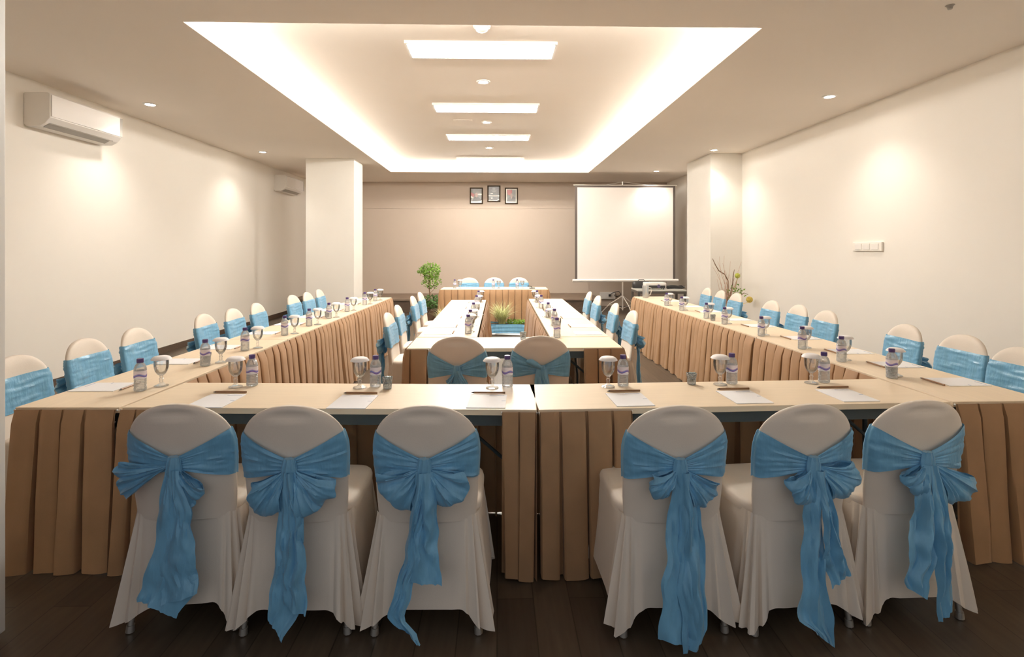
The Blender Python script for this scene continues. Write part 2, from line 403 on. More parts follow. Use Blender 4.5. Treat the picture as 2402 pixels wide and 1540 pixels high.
# framed pictures above the rail
def picture(x, zc, kind, lab):
    t = thing('picture_frame', lab, 'picture', (x, YB, zc), 0, 'three framed pictures on the back wall')
    w, h = .170, .215
    m = MB(); b = .030
    m.box(-w, w, -.03, -.002, -h, -h+b); m.box(-w, w, -.03, -.002, h-b, h); m.box(-w, -w+b, -.03, -.002, -h+b, h-b); m.box(w-b, w, -.03, -.002, -h+b, h-b)
    m.build('frame', FRAMEM, t, smooth=False)
    m = MB(); w -= b; h -= b; Y = -.012
    def poly(pts, mi, e):
        m.add([(p[0]*w, Y-e, p[1]*h) for p in pts], [tuple(range(len(pts)))], mi)
    if kind == 'left':
        poly([(-1, -1), (1, -1), (1, 1), (-1, 1)], 0, 0); poly([(-1, -1), (1, -1), (1, -.6), (.2, -.78), (-1, -.8)], 1, .002)
        poly([(-1, .5), (-.3, .2), (-.5, -.2), (-1, 0)], 2, .002); poly([(-1, 0), (-.5, -.2), (-.6, -.4), (-1, -.3)], 1, .002)
        poly([(-.8, -.8), (-.5, -.35), (-.15, -.1), (.3, -.1), (.7, -.4), (.85, -.72), (.2, -.78)], 3, .003)
        poly([(-.2, -.1), (-.22, .3), (0, .45), (.25, .3), (.25, -.1), (.05, -.25)], 4, .004); poly([(.0, .1), (1, .12), (1, .3), (0, .3)], 1, .0025)
    elif kind == 'mid':
        poly([(-1, -1), (1, -1), (1, 1), (-1, 1)], 3, 0)
        poly([(-1, -.9), (.6, -.88), (1, -.7), (1, -.8), (.6, -1), (-1, -1)], 1, .002); poly([(-1, -.22), (1, -.22), (1, -.36), (-1, -.34)], 1, .002)
        poly([(-.7, .08), (-.2, .1), (-.15, -.04), (-.6, -.04)], 1, .002); poly([(-.6, -.55), (-.25, -.5), (-.2, -.68), (-.5, -.7)], 1, .002)
        poly([(0, .85), (.25, .8), (.3, .62), (0, .5), (-.3, .62), (-.25, .8)], 0, .002)
        poly([(-.5, .45), (.5, .45), (.2, .2), (-.2, .2)], 0, .002)
    else:
        poly([(-1, -1), (1, -1), (1, 1), (-1, 1)], 1, 0); poly([(-.82, -.8), (.82, -.8), (.82, .88), (-.82, .88)], 0, .002)
        poly([(-.8, .85), (.15, .8), (.1, .3), (0, 0), (-.35, .1), (-.7, .2)], 2, .003)
        poly([(-.78, -.78), (-.6, -.3), (-.2, -.05), (.4, -.05), (.7, -.3), (.78, -.78)], 3, .004)
        poly([(-.18, -.1), (-.2, .25), (0, .4), (.2, .25), (.2, -.1), (.05, -.45)], 4, .005)
    m.build('print', [PICM, PICW, PICR, PICD, PICS], t, smooth=False)
picture(-.541, 2.88, 'left', 'left framed portrait on the back wall with a person and flag')
picture(-.084, 2.935, 'mid', 'middle framed emblem hung slightly higher than its neighbours')
picture(.373, 2.88, 'right', 'right framed portrait with white border and red flag')

# wall plate on the right wall
t = thing('wall_plate', 'long cream wall plate on the right wall', 'wall plate', (XR, 6.55, 1.525))
m = MB(); m.box(-.028, -.001, -.26, .26, -.055, .055); m.build('plate', WALLP, t, smooth=False, bevel=.006)
for y in (-.15, 0, .15):
    m = MB(); m.box(-.034, -.026, y-.06, y+.06, -.035, .035); m.build('button', WHITEP, t, smooth=False, bevel=.002)

# ------------------------------------------------------------------ tables
def make_skirt(path, closed_side=1, H=.742, seed=0, pitch=.115):
    rnd = random.Random(seed)
    P = [Vector((p[0], p[1])) for p in path]
    seg = [(b-a).length for a, b in zip(P, P[1:])]; L = sum(seg)
    def pt(s):
        s = max(0, min(L, s)); i = 0
        while i < len(seg)-1 and s > seg[i]: s -= seg[i]; i += 1
        d = (P[i+1]-P[i]).normalized(); return P[i]+d*s, Vector((d.y, -d.x))*closed_side, i
    edges = [0.0]
    while edges[-1] < L-pitch*.6: edges.append(edges[-1]+pitch*rnd.uniform(.8, 1.2))
    edges[-1] = L
    if len(edges) < 3: edges = [0, L*.5, L]
    cols = []
    for a, b in zip(edges, edges[1:]):
        lean = rnd.uniform(-.012, .012); dep = rnd.uniform(.75, 1.25); fl = rnd.uniform(.6, 1.4)
        for f, v in ((0, -3.4), (.035, -3.2), (.05, .2), (.11, .95), (.30, 1.0), (.5, .95), (.72, .85), (.88, .6), (.935, .1), (.95, -3.0)):
            cols.append((lerp(a, b, f), v, lean, dep, fl))
    cols.append((L, .6, 0, 1, 1))
    rows = []
    NZ = 12
    ph = rnd.uniform(0, 6)
    for i in range(NZ+1):
        h = i/NZ; row = []
        for s, v, lean, dep, fl in cols:
            hem = .006+.006*math.sin(s*5+ph)+.008*math.sin(s*23+ph)
            z = lerp(H, max(.004, hem), h)
            A = (.012+.032*h**.7)*dep
            off = .006+A*(v+3.4)*.30+.032*h**1.3*fl*.6+.012*h*math.sin(s*4.1+ph)+.004*math.sin(h*7+s*31)*h
            if h < .05: off = .007+.001*v
            p, n, i_ = pt(s+lean*h*(1 if 0 < s < L else 0))
            # soften the corners
            p2, n2, _ = pt(s-.03); p3, n3, _ = pt(s+.03); n = (n2+n3+n).normalized()
            row.append((p.x+n.x*off, p.y+n.y*off, z))
        rows.append(row)
    m = MB(); m.grid(rows)
    # a hem turned inward gives the cloth its thickness
    return m
def make_pins(path_pts):
    m = MB()
    for p in path_pts: m.ball((p[0], p[1], .738), .006, 8, 6)
    return m
TABLES = []
def table(name, cx, cy, L, D, rz, lab, skirts, seed=0, group=None, pins=(), open_edge=True):
    t = thing(name, lab, 'table', (cx, cy, 0), rz, group)
    m = MB(); m.box(-L/2+.001, L/2-.001, -D/2, D/2, .722, .75, 0)
    top = m.build('tabletop', TOPM, t, smooth=False, bevel=.003)
    m = MB(); a = .05
    for y in (-D/2+.03, D/2-.05):
        m.box(-L/2+.06, L/2-.06, y, y+.02, .665, .7215)
    for x in (-L/2+.06, L/2-.08): m.box(x, x+.02, -D/2+.05, D/2-.05, .665, .7215)
    m.build('frame', STEEL, t, smooth=False)
    for sx in (-1, 1):
        for sy in (-1, 1):
            m = MB(); x = sx*(L/2-.13); y = sy*(D/2-.06)
            m.tube([(x, y, .70), (x, y, .004)], .0125, 8); m.build('leg', STEEL, t)
        m = MB(); x = sx*(L/2-.13)
        m.tube([(x, -D/2+.06, .12), (x, D/2-.06, .12)], .010, 8)
        m.tube([(x, 0, .12), (x-sx*.0, 0, .40), (x-sx*.34, 0, .69)], .009, 8)
        m.build('brace', STEEL, t)
    for i, pth in enumerate(skirts):
        make_skirt(pth, 1, seed=seed*7+i).build('skirt', SKIRT, t)
        pn = MB()
        for q in (pth[0], pth[-1]):
            pn.ball((q[0], q[1], .738), .005, 8, 6)
        pn.build('pin', WHITEP, t)
    return t
def row_frame(p, q):          # p,q = ends of an edge; returns angle and unit vectors
    d = Vector((q[0]-p[0], q[1]-p[1])); return math.atan2(d.y, d.x), d.length
# front row: the near edge runs p -> q, the table lies on its far side
def table_from_edge(name, p, q, D, lab, skirts, seed, group=None):
    a, L = row_frame(p, q); mid = Vector(((p[0]+q[0])/2, (p[1]+q[1])/2)); n = Vector((-math.sin(a), math.cos(a)))
    c = mid+n*D/2
    return table(name, c.x, c.y, L, D, a, lab, skirts, seed, group)
SKF = .006
def edge_near(L, D, x0, x1): return [(x0, -D/2-SKF), (x1, -D/2-SKF)]
# outward normal of a path a->b is (d.y,-d.x): walking +x gives -y (towards the near side)
G = 'brown-skirted beige tables of the outer U'
pL, pM, pR = (-1.775, 2.672), (.19, 2.577), (2.222, 2.655)
LL = math.dist(pL, pM); LR = math.dist(pM, pR)
table_from_edge('conference_table', pL, (pM[0]-.004, pM[1]), .485, 'beige front table at the left, behind the three left chairs',
    [[(-LL/2+.0, -.2485), (-LL/2+.16, -.2485)], [(LL/2-.165, -.2485), (LL/2-.004, -.2485)], [(LL/2, .2485), (-LL/2, .2485)]], 1, G)
table_from_edge('conference_table', (pM[0]+.004, pM[1]), pR, .485, 'beige front table at the right, behind the three right chairs',
    [[(-LR/2+.004, -.2485), (-LR/2+.44, -.2485)], [(LR/2, .2485), (-LR/2, .2485)]], 2, G)
# left side tables; inner edge from (-1.784,2.665) to (-1.631,8.6)
def side_row(p, q, n, D, left, seed, labs, extra_near=True):
    a, L = row_frame(p, q); u = Vector((math.cos(a), math.sin(a))); nn = Vector((-u.y, u.x)) if left else Vector((u.y, -u.x))
    for i in range(n):
        l = L/n-.006; s = (i+.5)*L/n
        c = Vector(p)+u*s+nn*D/2
        # local x axis along the row, local y axis to the left of it
        h = l/2; e = D/2+SKF
        if left:   # inner edge is local y = -D/2
            sk = [[(-h, -e), (h, -e)]]
            if i == 0 and extra_near: sk = [[(-h-SKF, e-.01), (-h-SKF, -e+.01)], [(-h+.50, -e), (h, -e)]]
        else:
            sk = [[(h, e), (-h, e)]]
            if i == 0 and extra_near: sk = [[(h, e), (-h+.50, e)], [(-h-SKF, e-.01), (-h-SKF, -e+.01)]]
        table('conference_table', c.x, c.y, l, D, a, labs[i], sk, seed+i, G)
side_row((-1.788, 2.668), (-1.631, 8.6), 3, .492, True, 11,
    ['near table of the left row, its brown skirt wrapping the front corner', 'middle table of the left row, beside the third to sixth chairs', 'far table of the left row, ending near the column'])
side_row((2.236, 2.655), (2.142, 8.651), 3, .50, False, 21,
    ['near table of the right row, its skirted end beside the rightmost chair', 'middle table of the right row', 'far table of the right row, ending near the projector table'])
G = 'brown-skirted beige tables of the inner U'
h, e = .819, .2625
table('conference_table', .137, 4.445, 1.638, .513, 0, 'beige table closing the inner U, behind two blue-bowed chairs',
    [[(-h, e-.01), (-h-SKF, -e), (-h+.165, -e)], [(h-.30, -e), (h+SKF, -e), (h, e-.01)]], 31, G)
def arm(x0, x1, y0, y1, left, seed, labs):
    # inner edge runs (x0,y0)->(x1,y1)
    a, L = row_frame((x0, y0), (x1, y1)); u = Vector((math.cos(a), math.sin(a))); nn = Vector((-u.y, u.x)) if left else Vector((u.y, -u.x))
    D = .505
    for i in range(2):
        l = L/2-.004; c = Vector((x0, y0))+u*((i+.5)*L/2)+nn*D/2; h = l/2; e = D/2+SKF
        sk = [(-h, -e), (h, -e)] if left else [(h, e), (-h, e)]
        if i == 1: sk = [(-h, -e), (h+SKF, -e), (h+SKF, e)] if left else [(h+SKF, -e), (h+SKF, e), (-h, e)]
        table('conference_table', c.x, c.y, l, D, a, labs[i], [sk], seed+i, G)
arm(-.17, -.162, 4.722, 8.13, True, 41, ['near table of the left inner arm', 'far table of the left inner arm, beside the grass'])
arm(.452, .474, 4.722, 8.31, False, 51, ['near table of the right inner arm', 'far table of the right inner arm'])
h, e = 1.0, .30
table('head_table', -.048, 10.565, 2.0, .588, -.012, 'brown-skirted head table in front of three chairs by the back wall',
    [[(-h-SKF, e), (-h-SKF, -e), (h+SKF, -e), (h+SKF, e)]], 61)

# ------------------------------------------------------------------ chairs
BT = .905
def hwid(z):
    if z > .72:
        t = min(1, (z-.72)/(BT-.72)); return .206*max(0, 1-t**2.25)**(1/2.25)
    return interp([(.44, .192), (.56, .199), (.72, .206)], z)
def ybk(z): return -.200-.065*max(0, (z-.45)/.455)**1.15
def surf_y(x, z, side):   # side -1 rear surface, +1 front surface
    w = max(hwid(z), .02); q = min(1, abs(x)/w)
    th = .024*max(0, 1-q**5)**.5*(1-max(0, (z-.80)/(BT-.80))**5*.65)
    return ybk(z)+.022*(abs(x)/.2)**2+side*th
def backrest():
    m = MB(); rows = []; n = 56
    zs = [.44+.28*i/9 for i in range(9)]+[.72+.1845*math.sin(PI/2*i/15) for i in range(16)]
    for z in zs:
        w = hwid(z); r = []
        for j in range(n):
            a = 2*PI*j/n; ca, sa = math.cos(a), math.sin(a)
            x = w*math.copysign(abs(ca)**.55, ca) if abs(ca) > 1e-6 else 0
            y = surf_y(x, z, 1) if sa > 0 else surf_y(x, z, -1)
            if abs(sa) < .01: y = (surf_y(x, z, 1)+surf_y(x, z, -1))/2
            if sa < 0:
                e = (x/.066)**2+((z-.866)/.017)**2
                y += .012*math.exp(-e*e*.7)
            r.append((x, y, z))
        rows.append(r)
    m.grid(rows, True, 0, True, True)
    return m
def rrect(n, hx, y0, y1, rad):   # closed rounded rectangle, starting back-left, going counter-clockwise
    pts = []; yc = (y0+y1)/2; hy = (y1-y0)/2
    for j in range(n):
        a = 2*PI*j/n; ca, sa = math.cos(a), math.sin(a); e = 2/6.0
        pts.append((hx*math.copysign(abs(ca)**e, ca), yc+hy*math.copysign(abs(sa)**e, sa), a))
    return pts
def seat():
    m = MB(); n = 48; rows = []
    for z, g in ((.445, 1.0), (.468, 1.005), (.482, .985), (.490, .95), (.493, .85), (.497, .4), (.497, .02)):
        rows.append([(p[0]*g, .02+(p[1]-.02)*g, z) for p in rrect(n, .212, -.185, .235, .05)])
    m.grid(rows, True, 0, True, True); return m
def skirt_cover(seed):
    rnd = random.Random(seed); m = MB(); n = 160; rows = []
    ph = [rnd.uniform(0, 6.28) for _ in range(6)]
    for i in range(13):
        h = i/12; row = []
        for j in range(n):
            a = 2*PI*j/n
            ca, sa = math.cos(a), math.sin(a); e = 2/7.0
            hx, hy = .207, .222
            x = hx*math.copysign(abs(ca)**e, ca); y = .012+hy*math.copysign(abs(sa)**e, sa)
            corner = abs(math.sin(2*a))**3
            out = .030*h+.044*corner*h**1.1
            # pleats gathered at the corners
            out += (.022*math.sin(a*24+ph[0])+.008*math.sin(a*47+ph[1]))*(corner**.8)*h**.8
            out += .006*math.sin(a*9+ph[2])*h+.004*math.sin(a*17+ph[3]+h*3)*h
            l = math.hypot(ca, sa)
            nx = math.copysign(abs(ca)**1.6, ca); ny = math.copysign(abs(sa)**1.6, sa); q = math.hypot(nx, ny)
            hem = .042+.075*(1-corner)**1.6+.010*math.sin(a*7+ph[4])
            z = lerp(.462, hem, h)
            row.append((x+nx/q*out, y+ny/q*out*(.9 if ny < 0 else .25), z))
        rows.append(row)
    m.grid(rows, True, 0)
    return m
def sash_band(seed, ztop=.80, zbot=.615):
    rnd = random.Random(seed); m = MB(); rows = []; NV = 22; NS = 96
    p = [rnd.uniform(0, 6.28) for _ in range(6)]
    for i in range(NV+1):
        v = i/NV; row = []
        for j in range(NS+1):
            s = j/NS
            # s 0..0.25 rear left, .25...75 front, .75..1 rear right
            if s <= .25: f = s/.25; side = -1; sx = -1
            elif s >= .75: f = (1-s)/.25; side = -1; sx = 1
            else: f = None
            if f is not None:
                c = math.sin(f*PI/2)**.9
                zt = lerp(.700, ztop, c); zb = lerp(.655, zbot, min(1, c*1.1))
                z = lerp(zb, zt, v); zr = lerp(zbot, ztop, v)
                x = sx*hwid(lerp(z, zr, f))*math.sin(f*PI/2)**.9
                if f == 0: x = 0
                y = surf_y(x, z, -1)-.006-.010*(1-f)**2
                wr = noise.noise(Vector((v*7.5+f*.8, f*1.3+sx*3, seed*1.7)))*.011+noise.noise(Vector((v*17, f*2.2+sx, seed*.7)))*.005
                y -= abs(wr)+.001
                if f > .93: y = lerp(y, ybk(z)+.022, (f-.93)/.07*.9)
            else:
                g = (s-.25)/.5*2-1   # -1..1 across the front
                z = lerp(zbot-.004, ztop, v)
                x = (hwid(z)+.004)*math.sin(g*PI/2)
                q = abs(g)**10
                y = lerp(surf_y(x*.96, z, 1)+.005, ybk(z)+.022, q)
                wr = noise.noise(Vector((v*6+g*.5, g*1.4, seed*2.3)))*.009+noise.noise(Vector((v*15-g*.7, g*2.5, seed*.9)))*.004
                y += (abs(wr)+.001)*(1-q)
            row.append((x, y, z))
        rows.append(row)
    m.grid(rows)
    return m
K0 = Vector((0, -.262, .678))
def bow_loop(ang, spread, R, puff, seed, droop=.0):
    rnd = random.Random(seed); m = MB(); rows = []; NT = 26; NW = 30
    p = [rnd.uniform(0, 6.28) for _ in range(5)]
    for i in range(NT+1):
        t = i/NT; r = (1-math.cos(2*PI*t))/2; py = math.sin(2*PI*t)
        row = []
        for j in range(NW+1):
            w = j/NW*2-1
            rad = R*(1-.16*w*w+.06*math.sin(w*3+p[0])+.02*math.sin(w*8+p[1]))
            a = math.radians(ang)+w*math.radians(spread)*(.35+.65*r**.5)
            rr = rad*r
            pl = noise.noise(Vector((w*2.6+seed, r*1.4+py*.5, 1.3)))*.034+noise.noise(Vector((w*6.5, r*2.4+py, seed*.37)))*.014
            pl -= abs(noise.noise(Vector((w*8+py, r*5, seed*1.9))))*.016
            pl *= min(1, r*2.2)*(1-.5*r)
            x = math.cos(a)*rr; z = math.sin(a)*rr-droop*r*r; q3 = noise.noise(Vector((w*3, r*3+py, seed+9.1)))*.014*r; x += q3; z -= q3*.6
            y = -.014-puff*(.62+.55*py)*r**.6*(1-.55*max(0, r-.75)*4*.5)-pl*(.4+r)*.9
            row.append((K0.x+x, K0.y+y+.008, K0.z+z))
        rows.append(row)
    m.grid(rows); return m
def knot(seed):
    rnd = random.Random(seed); m = MB(); rows = []
    for i in range(13):
        t = i/12; z = .708-.10*t
        r = .020+.007*math.sin(PI*t)
        rows.append([(r*1.05*math.cos(a)+.002*math.sin(a*9), -.278+r*.75*math.sin(a)-.003*math.sin(7*a+t*3), z) for a in [2*PI*j/28 for j in range(28)]])
    m.grid(rows, True, 0, True, True); return m
def tail(tab, seed, yoff=0.0):
    # tab: list of (drop_px, xl_px, xr_px) relative to the knot, 620 px = 1 m; last rows may cut diagonally
    rnd = random.Random(seed); m = MB(); rows = []; NC = 16
    p = [rnd.uniform(0, 6.28) for _ in range(6)]
    N = 34; d0, d1 = tab[0][0], tab[-1][0]
    cut = tab[-1][3] if len(tab[-1]) > 3 else 0
    for i in range(N+1):
        h = i/N; d = lerp(d0, d1, h)
        xl = interp([(q[0], q[1]) for q in tab], d)/620; xr = interp([(q[0], q[2]) for q in tab], d)/620
        row = []
        for j in range(NC+1):
            c = j/NC
            x = lerp(xl, xr, c)
            z = .678-(d+cut*(c-.5)*h**4)/lerp(625, 668, h)
            base = -.272 if z > .47 else -.272-.030*min(1, (.47-z)/.4)
            y = base-.010-yoff-.010*math.sin(c*PI)-abs(noise.noise(Vector((c*2.6+seed, h*1.6, .5))))*.045*min(1, .35+h*2)-noise.noise(Vector((c*4, h*5, seed*.61)))*.010*min(1, h*3)-abs(noise.noise(Vector((c*7+h*3, h*5-c*1.5, seed*.9))))*.016*min(1, h*4)
            x += noise.noise(Vector((c*1.5, h*7, seed*.33)))*.012*min(1, h*3)
            row.append((x, y, max(z, .004)))
        rows.append(row)
    m.grid(rows); return m
def tuft(seed):   # short upright end of ribbon sticking out of the knot
    m = MB(); m.tube([(0, -.285, .69), (-.035, -.30, .715), (-.07, -.305, .735), (-.10, -.30, .738)], [.012, .02, .022, .012], 10); return m
BACK, SEAT = None, None
def chair(name, lab, cat, loc, rz, loops, tails, seed, group, shared=None, extra=False):
    global BACK, SEAT
    t = thing(name, lab, cat, loc, rz, group)
    if BACK is None:
        BACK = backrest().build('backrest', COVER, t).data; SEAT = seat().build('seat', COVER, t).data
    else:
        for nm, me in (('backrest', BACK), ('seat', SEAT)):
            o = bpy.data.objects.new(nm, me); C.objects.link(o); o.parent = t
    skirt_cover(seed).build('skirt', COVER, t)
    s = sash_band(seed).build('sash', SASH, t)
    for i, l in enumerate(loops): bow_loop(*l[:4], seed*5+i, *(l[4:])).build('bow', SASH, s)
    knot(seed).build('knot', SASH, s)
    for i, tb in enumerate(tails): tail(tb, seed*9+i, .008*i).build('tail', SASH, s)
    if extra: tuft(seed).build('tail', SASH, s)
    for sx in (-1, 1):
        for y, yt in ((-.212, -.165), (.195, .16)):
            m = MB(); x = sx*.200
            m.tube([(sx*.165, yt, .43), (x, y, .03)], .0115, 10); m.tube([(x, y, .03), (x+sx*.002, y, .004)], [.015, .017], 10)
            m.build('leg', CHROME, t)
    return t
def at_top(p, q_facing):   # chair origin from the position of the top of its back
    return (p[0]+math.cos(q_facing)*0, p[1])
GF = 'front row of ivory chairs with blue bows, backs to the camera'
fronts = [
  # x,y of origin, yaw, loops, tails
  (-1.238, 2.425, .02, [(-163, 20, .232, .035), (-58, 26, .165, .045, .01)],
     [[(10, -16, 16), (100, -32, 42), (200, -35, 45), (280, -56, 66), (350, -72, 20, 50)], [(10, -8, 18), (120, -15, 48), (230, -35, 62), (325, -12, 66, -30)]],
     'leftmost front chair, its bow loop sticking out to the left'),
  (-.782, 2.392, -.01, [(-128, 28, .20, .045), (-48, 32, .205, .045)],
     [[(10, -14, 18), (100, -22, 38), (200, -26, 42), (320, -36, 38), (390, -38, -2, 50)], [(10, -10, 14), (120, -10, 38), (240, -14, 44), (340, -6, 50, 30)]],
     'second front chair from the left, with one long straight tail'),
  (-.272, 2.378, -.01, [(-140, 34, .195, .04), (-42, 36, .185, .04)],
     [[(10, -20, 22), (110, -28, 32), (170, -28, 34), (240, -36, 38), (280, -40, 46, 10)], [(10, -14, 14), (200, -40, -5), (300, -66, -26), (350, -76, -40), (385, -60, -8), (402, -30, 0, 20)]],
     'third front chair from the left, its bow tail curling towards the floor'),
  (.682, 2.352, .035, [(-140, 27, .145, .055), (-50, 27, .175, .05)],
     [[(10, -16, 14), (150, -38, 20), (300, -52, 20), (420, -62, 30, 20)], [(10, -8, 22), (120, -6, 44), (260, -18, 54), (390, -10, 56), (432, -8, 42, -20)]],
     'fourth front chair from the left, its wide tails reaching the floor'),
  (1.178, 2.358, .10, [(-125, 30, .155, .055), (-30, 34, .185, .055)],
     [[(10, -16, 14), (120, -34, 16), (260, -52, 10), (370, -66, 26), (425, -20, 34, 50)], [(10, -6, 26), (110, 4, 38), (200, 6, 58), (285, 20, 74, -25)]],
     'fifth front chair from the left, with a short right tail and long left tail'),
  (1.662, 2.398, .065, [(-128, 26, .15, .05), (-44, 24, .22, .05)],
     [[(10, -20, 10), (110, -46, 8), (220, -66, 4), (300, -80, -20), (330, -72, -24, 30)], [(10, -6, 16), (130, -2, 44), (260, -2, 46), (385, -8, 38, -20)]],
     'rightmost front chair, its right bow loop pointed and drooping'),
]
for i, (x, y, a, lo, ta, lab) in enumerate(fronts):
    chair('banquet_chair', lab, 'chair', (x, y, 0), a, lo, ta, 100+i, GF)
# two chairs at the head of the inner U
cA = chair('banquet_chair', 'left of the two chairs at the inner table, behind the front table', 'chair', (-.272, 4.035, 0), 0,
    [(-118, 18, .12, .04), (-62, 18, .13, .04)], [[(0, -16, 16), (120, -40, 20), (300, -45, 25)], [(0, -10, 20), (60, 0, 45), (160, 5, 55), (330, -5, 50)]], 120, 'two chairs at the near end of the inner U')
cB = chair('banquet_chair', 'right of the two inner chairs, a ribbon end sticking up from its bow', 'chair', (.300, 4.045, 0), 0,
    [], [[(-5, -22, 26), (60, -30, 32), (160, -38, 38), (320, -40, 35)], [(0, -10, 20), (60, 0, 30), (160, 5, 40), (330, -5, 40)]], 121, 'two chairs at the near end of the inner U', extra=True)
# proto for the rows
pr1 = None
def row_chair(p, face, lab, grp, k):
    """p = position of the top of the back, face = heading (radians) the chair looks along"""
    global pr1, pr2
    off = .27; x = p[0]+math.cos(face)*off; y = p[1]+math.sin(face)*off; rz = face-PI/2
    if pr1 is None:
        pr1 = chair('banquet_chair', lab, 'chair', (x, y, 0), rz, [(-150, 24, .19, .06), (-35, 26, .185, .06)],
            [[(10, -16, 16), (120, -30, 34), (260, -40, 44), (370, -45, 40, 30)]], 130, grp)
        return
    if k % 2 == 1 and pr2 is None:
        pr2 = chair('banquet_chair', lab, 'chair', (x, y, 0), rz, [(-135, 28, .18, .07), (-25, 24, .20, .06)],
            [[(10, -16, 16), (120, -36, 24), (260, -55, 30), (340, -60, 20, -30)], [(10, -8, 18), (120, 0, 44), (300, 10, 66)]], 131, grp)
        return
    dup(pr1 if k % 2 == 0 else pr2, (x, y, 0), rz, lab, grp)
pr2 = None
rnd = random.Random(5)
tl = [(-2.701, 3.156), (-2.751, 3.741), (-2.737, 4.234), (-2.70, 5.13), (-2.655, 5.59), (-2.66, 6.15), (-2.65, 7.20), (-2.62, 7.66), (-2.63, 8.20)]
for i, p in enumerate(tl):
    row_chair(p, rnd.uniform(-.03, .05), 'ivory chair with blue sash, %s from the camera along the left wall' % ORD[i], 'chairs along the left row', i)
tr = [(3.19, 3.25), (3.25, 3.74), (3.24, 4.27), (3.20, 5.25), (3.23, 5.80), (3.18, 6.28), (3.24, 7.36), (3.22, 7.83), (3.22, 8.34)]
for i, p in enumerate(tr):
    row_chair(p, PI+rnd.uniform(-.05, .03), 'ivory chair with blue sash, %s from the camera along the right wall' % ORD[i], 'chairs along the right row', i)
for i, p in enumerate([(-1.035, 5.186), (-1.072, 5.90), (-1.078, 7.0), (-1.072, 7.62)]):
    row_chair(p, rnd.uniform(-.03, .03), 'ivory chair with blue sash, %s from the camera beside the left inner arm' % ORD[i], 'chairs left of the inner U', i+1)
for i, p in enumerate([(1.327, 5.30), (1.312, 6.02), (1.30, 7.0), (1.30, 7.66)]):
    row_chair(p, PI+rnd.uniform(-.03, .03), 'ivory chair with blue sash, %s from the camera beside the right inner arm' % ORD[i], 'chairs right of the inner U', i)
for i, (p, l) in enumerate([((-.577, 11.45), 'left'), ((-.062, 11.5), 'middle'), ((.453, 11.5), 'right')]):
    row_chair(p, -PI/2, '%s ivory chair behind the head table' % l, 'three chairs behind the head table', i)

# ------------------------------------------------------------------ place settings
T = .7503
def bottle(lab, loc, rz):
    t = thing('water_bottle', lab, 'bottle', loc, rz, 'water bottles')
    pr = [(.002, .003), (.022, .0), (.029, .004), (.030, .012)]
    z = .016
    while z < .064: pr += [(.030, z), (.0275, z+.004), (.030, z+.008)]; z += .0085
    pr += [(.030, .066), (.030, .110), (.0285, .122), (.023, .137), (.0145, .148), (.0125, .152), (.0125, .160)]
    m = MB(); m.lathe(pr, 24); m.build('body', PET, t)
    m = MB(); m.lathe([(.0304, .067), (.0304, .108)], 24); m.build('label', LABEL, t)
    m = MB(); m.lathe([(.0165, .150), (.0168, .166), (.0155, .170), (.001, .170)], 20); m.build('cap', CAP, t)
    return t
def goblet(lab, loc, lid=True):
    t = thing('water_goblet', lab, 'glass', loc, 0, 'stemmed water glasses')
    pr = [(.001, .003), (.034, .003), (.036, .0015), (.035, .005), (.020, .010), (.009, .018), (.0085, .034), (.012, .040), (.0075, .046), (.009, .056)]
    m = MB(); m.lathe(pr, 24); m.build('stem', CLEAR, t)
    m = MB(); m.lathe([(.001, .056), (.010, .057), (.022, .068), (.031, .084), (.0355, .104), (.0365, .125), (.0355, .150), (.034, .150), (.035, .125), (.034, .104), (.029, .085), (.020, .070), (.002, .062)], 28)
    m.build('bowl', CLEAR, t)
    if lid:
        m = MB(); m.lathe([(.0505, .146), (.049, .150), (.040, .160), (.030, .164), (.001, .165)], 28)
        m.lathe([(.001, .1515), (.040, .151), (.0505, .146)], 28)
        m.build('cover', LIDM, t)
    return t
def pad(lab, loc, rz):
    t = thing('notepad', lab, 'notepad', loc, rz, 'white notepads')
    m = MB(); m.box(-.0925, .0925, -.118, .118, 0, .003); m.build('paper', PAPER, t, smooth=False)
    m = MB(); m.box(.005, .080, .094, .100, .0028, .0034); m.box(.070, .090, .0, .004, .0028, .0034); m.build('printed_heading', INK, t, smooth=False)
    return t
def pencil(lab, loc, rz):
    t = thing('pencil', lab, 'pencil', loc, rz, 'pencils by the notepads')
    m = MB(); m.tube([(-.072, 0, .0055), (.088, 0, .0055)], .0052, 6); m.build('shaft', PENCIL, t, smooth=False)
    m = MB(); m.tube([(-.088, 0, .0045), (-.072, 0, .0055)], [.0008, .0050], 6); m.build('tip', GRAPH, t)
    return t
PB = PG = PP = PC = None
def setting(bp, gp, pp, cp, rz, where, i=0):
    global PB, PG, PP, PC
    jr = random.Random(hash(where) % 999 if False else len(where)*7+i)
    bl = 'purple-capped water bottle '+where; gl = 'stemmed glass under a white cover '+where
    pl = 'white notepad '+where; cl = 'brown pencil '+where
    if bp:
        if PB is None: PB = bottle(bl, (*bp, T), rz+.4)
        else: dup(PB, (*bp, T), rz+jr.uniform(-.6, .9), bl)
    if gp:
        if PG is None: PG = goblet(gl, (*gp, T))
        else: dup(PG, (*gp, T), rz, gl)
    if pp:
        if PP is None: PP = pad(pl, (*pp, T), rz)
        else: dup(PP, (*pp, T), rz, pl)
    if cp:
        if PC is None: PC = pencil(cl, (*cp, T), rz)
        else: dup(PC, (*cp, T), rz, cl)
FB = [(-1.342, 3.075), (-.661, 3.035), (.056, 3.015), (.689, 3.015), (1.304, 3.045), (1.836, 3.065)]
FG = [(-1.418, 3.045), (-.740, 3.010), (-.026, 2.985), (.603, 2.995), (1.230, 3.025), (1.752, 3.045)]
FP = [(-1.384, 2.769), (-.704, 2.735), (-.048, 2.726), (.657, 2.738), (1.247, 2.769), (1.785, 2.787)]
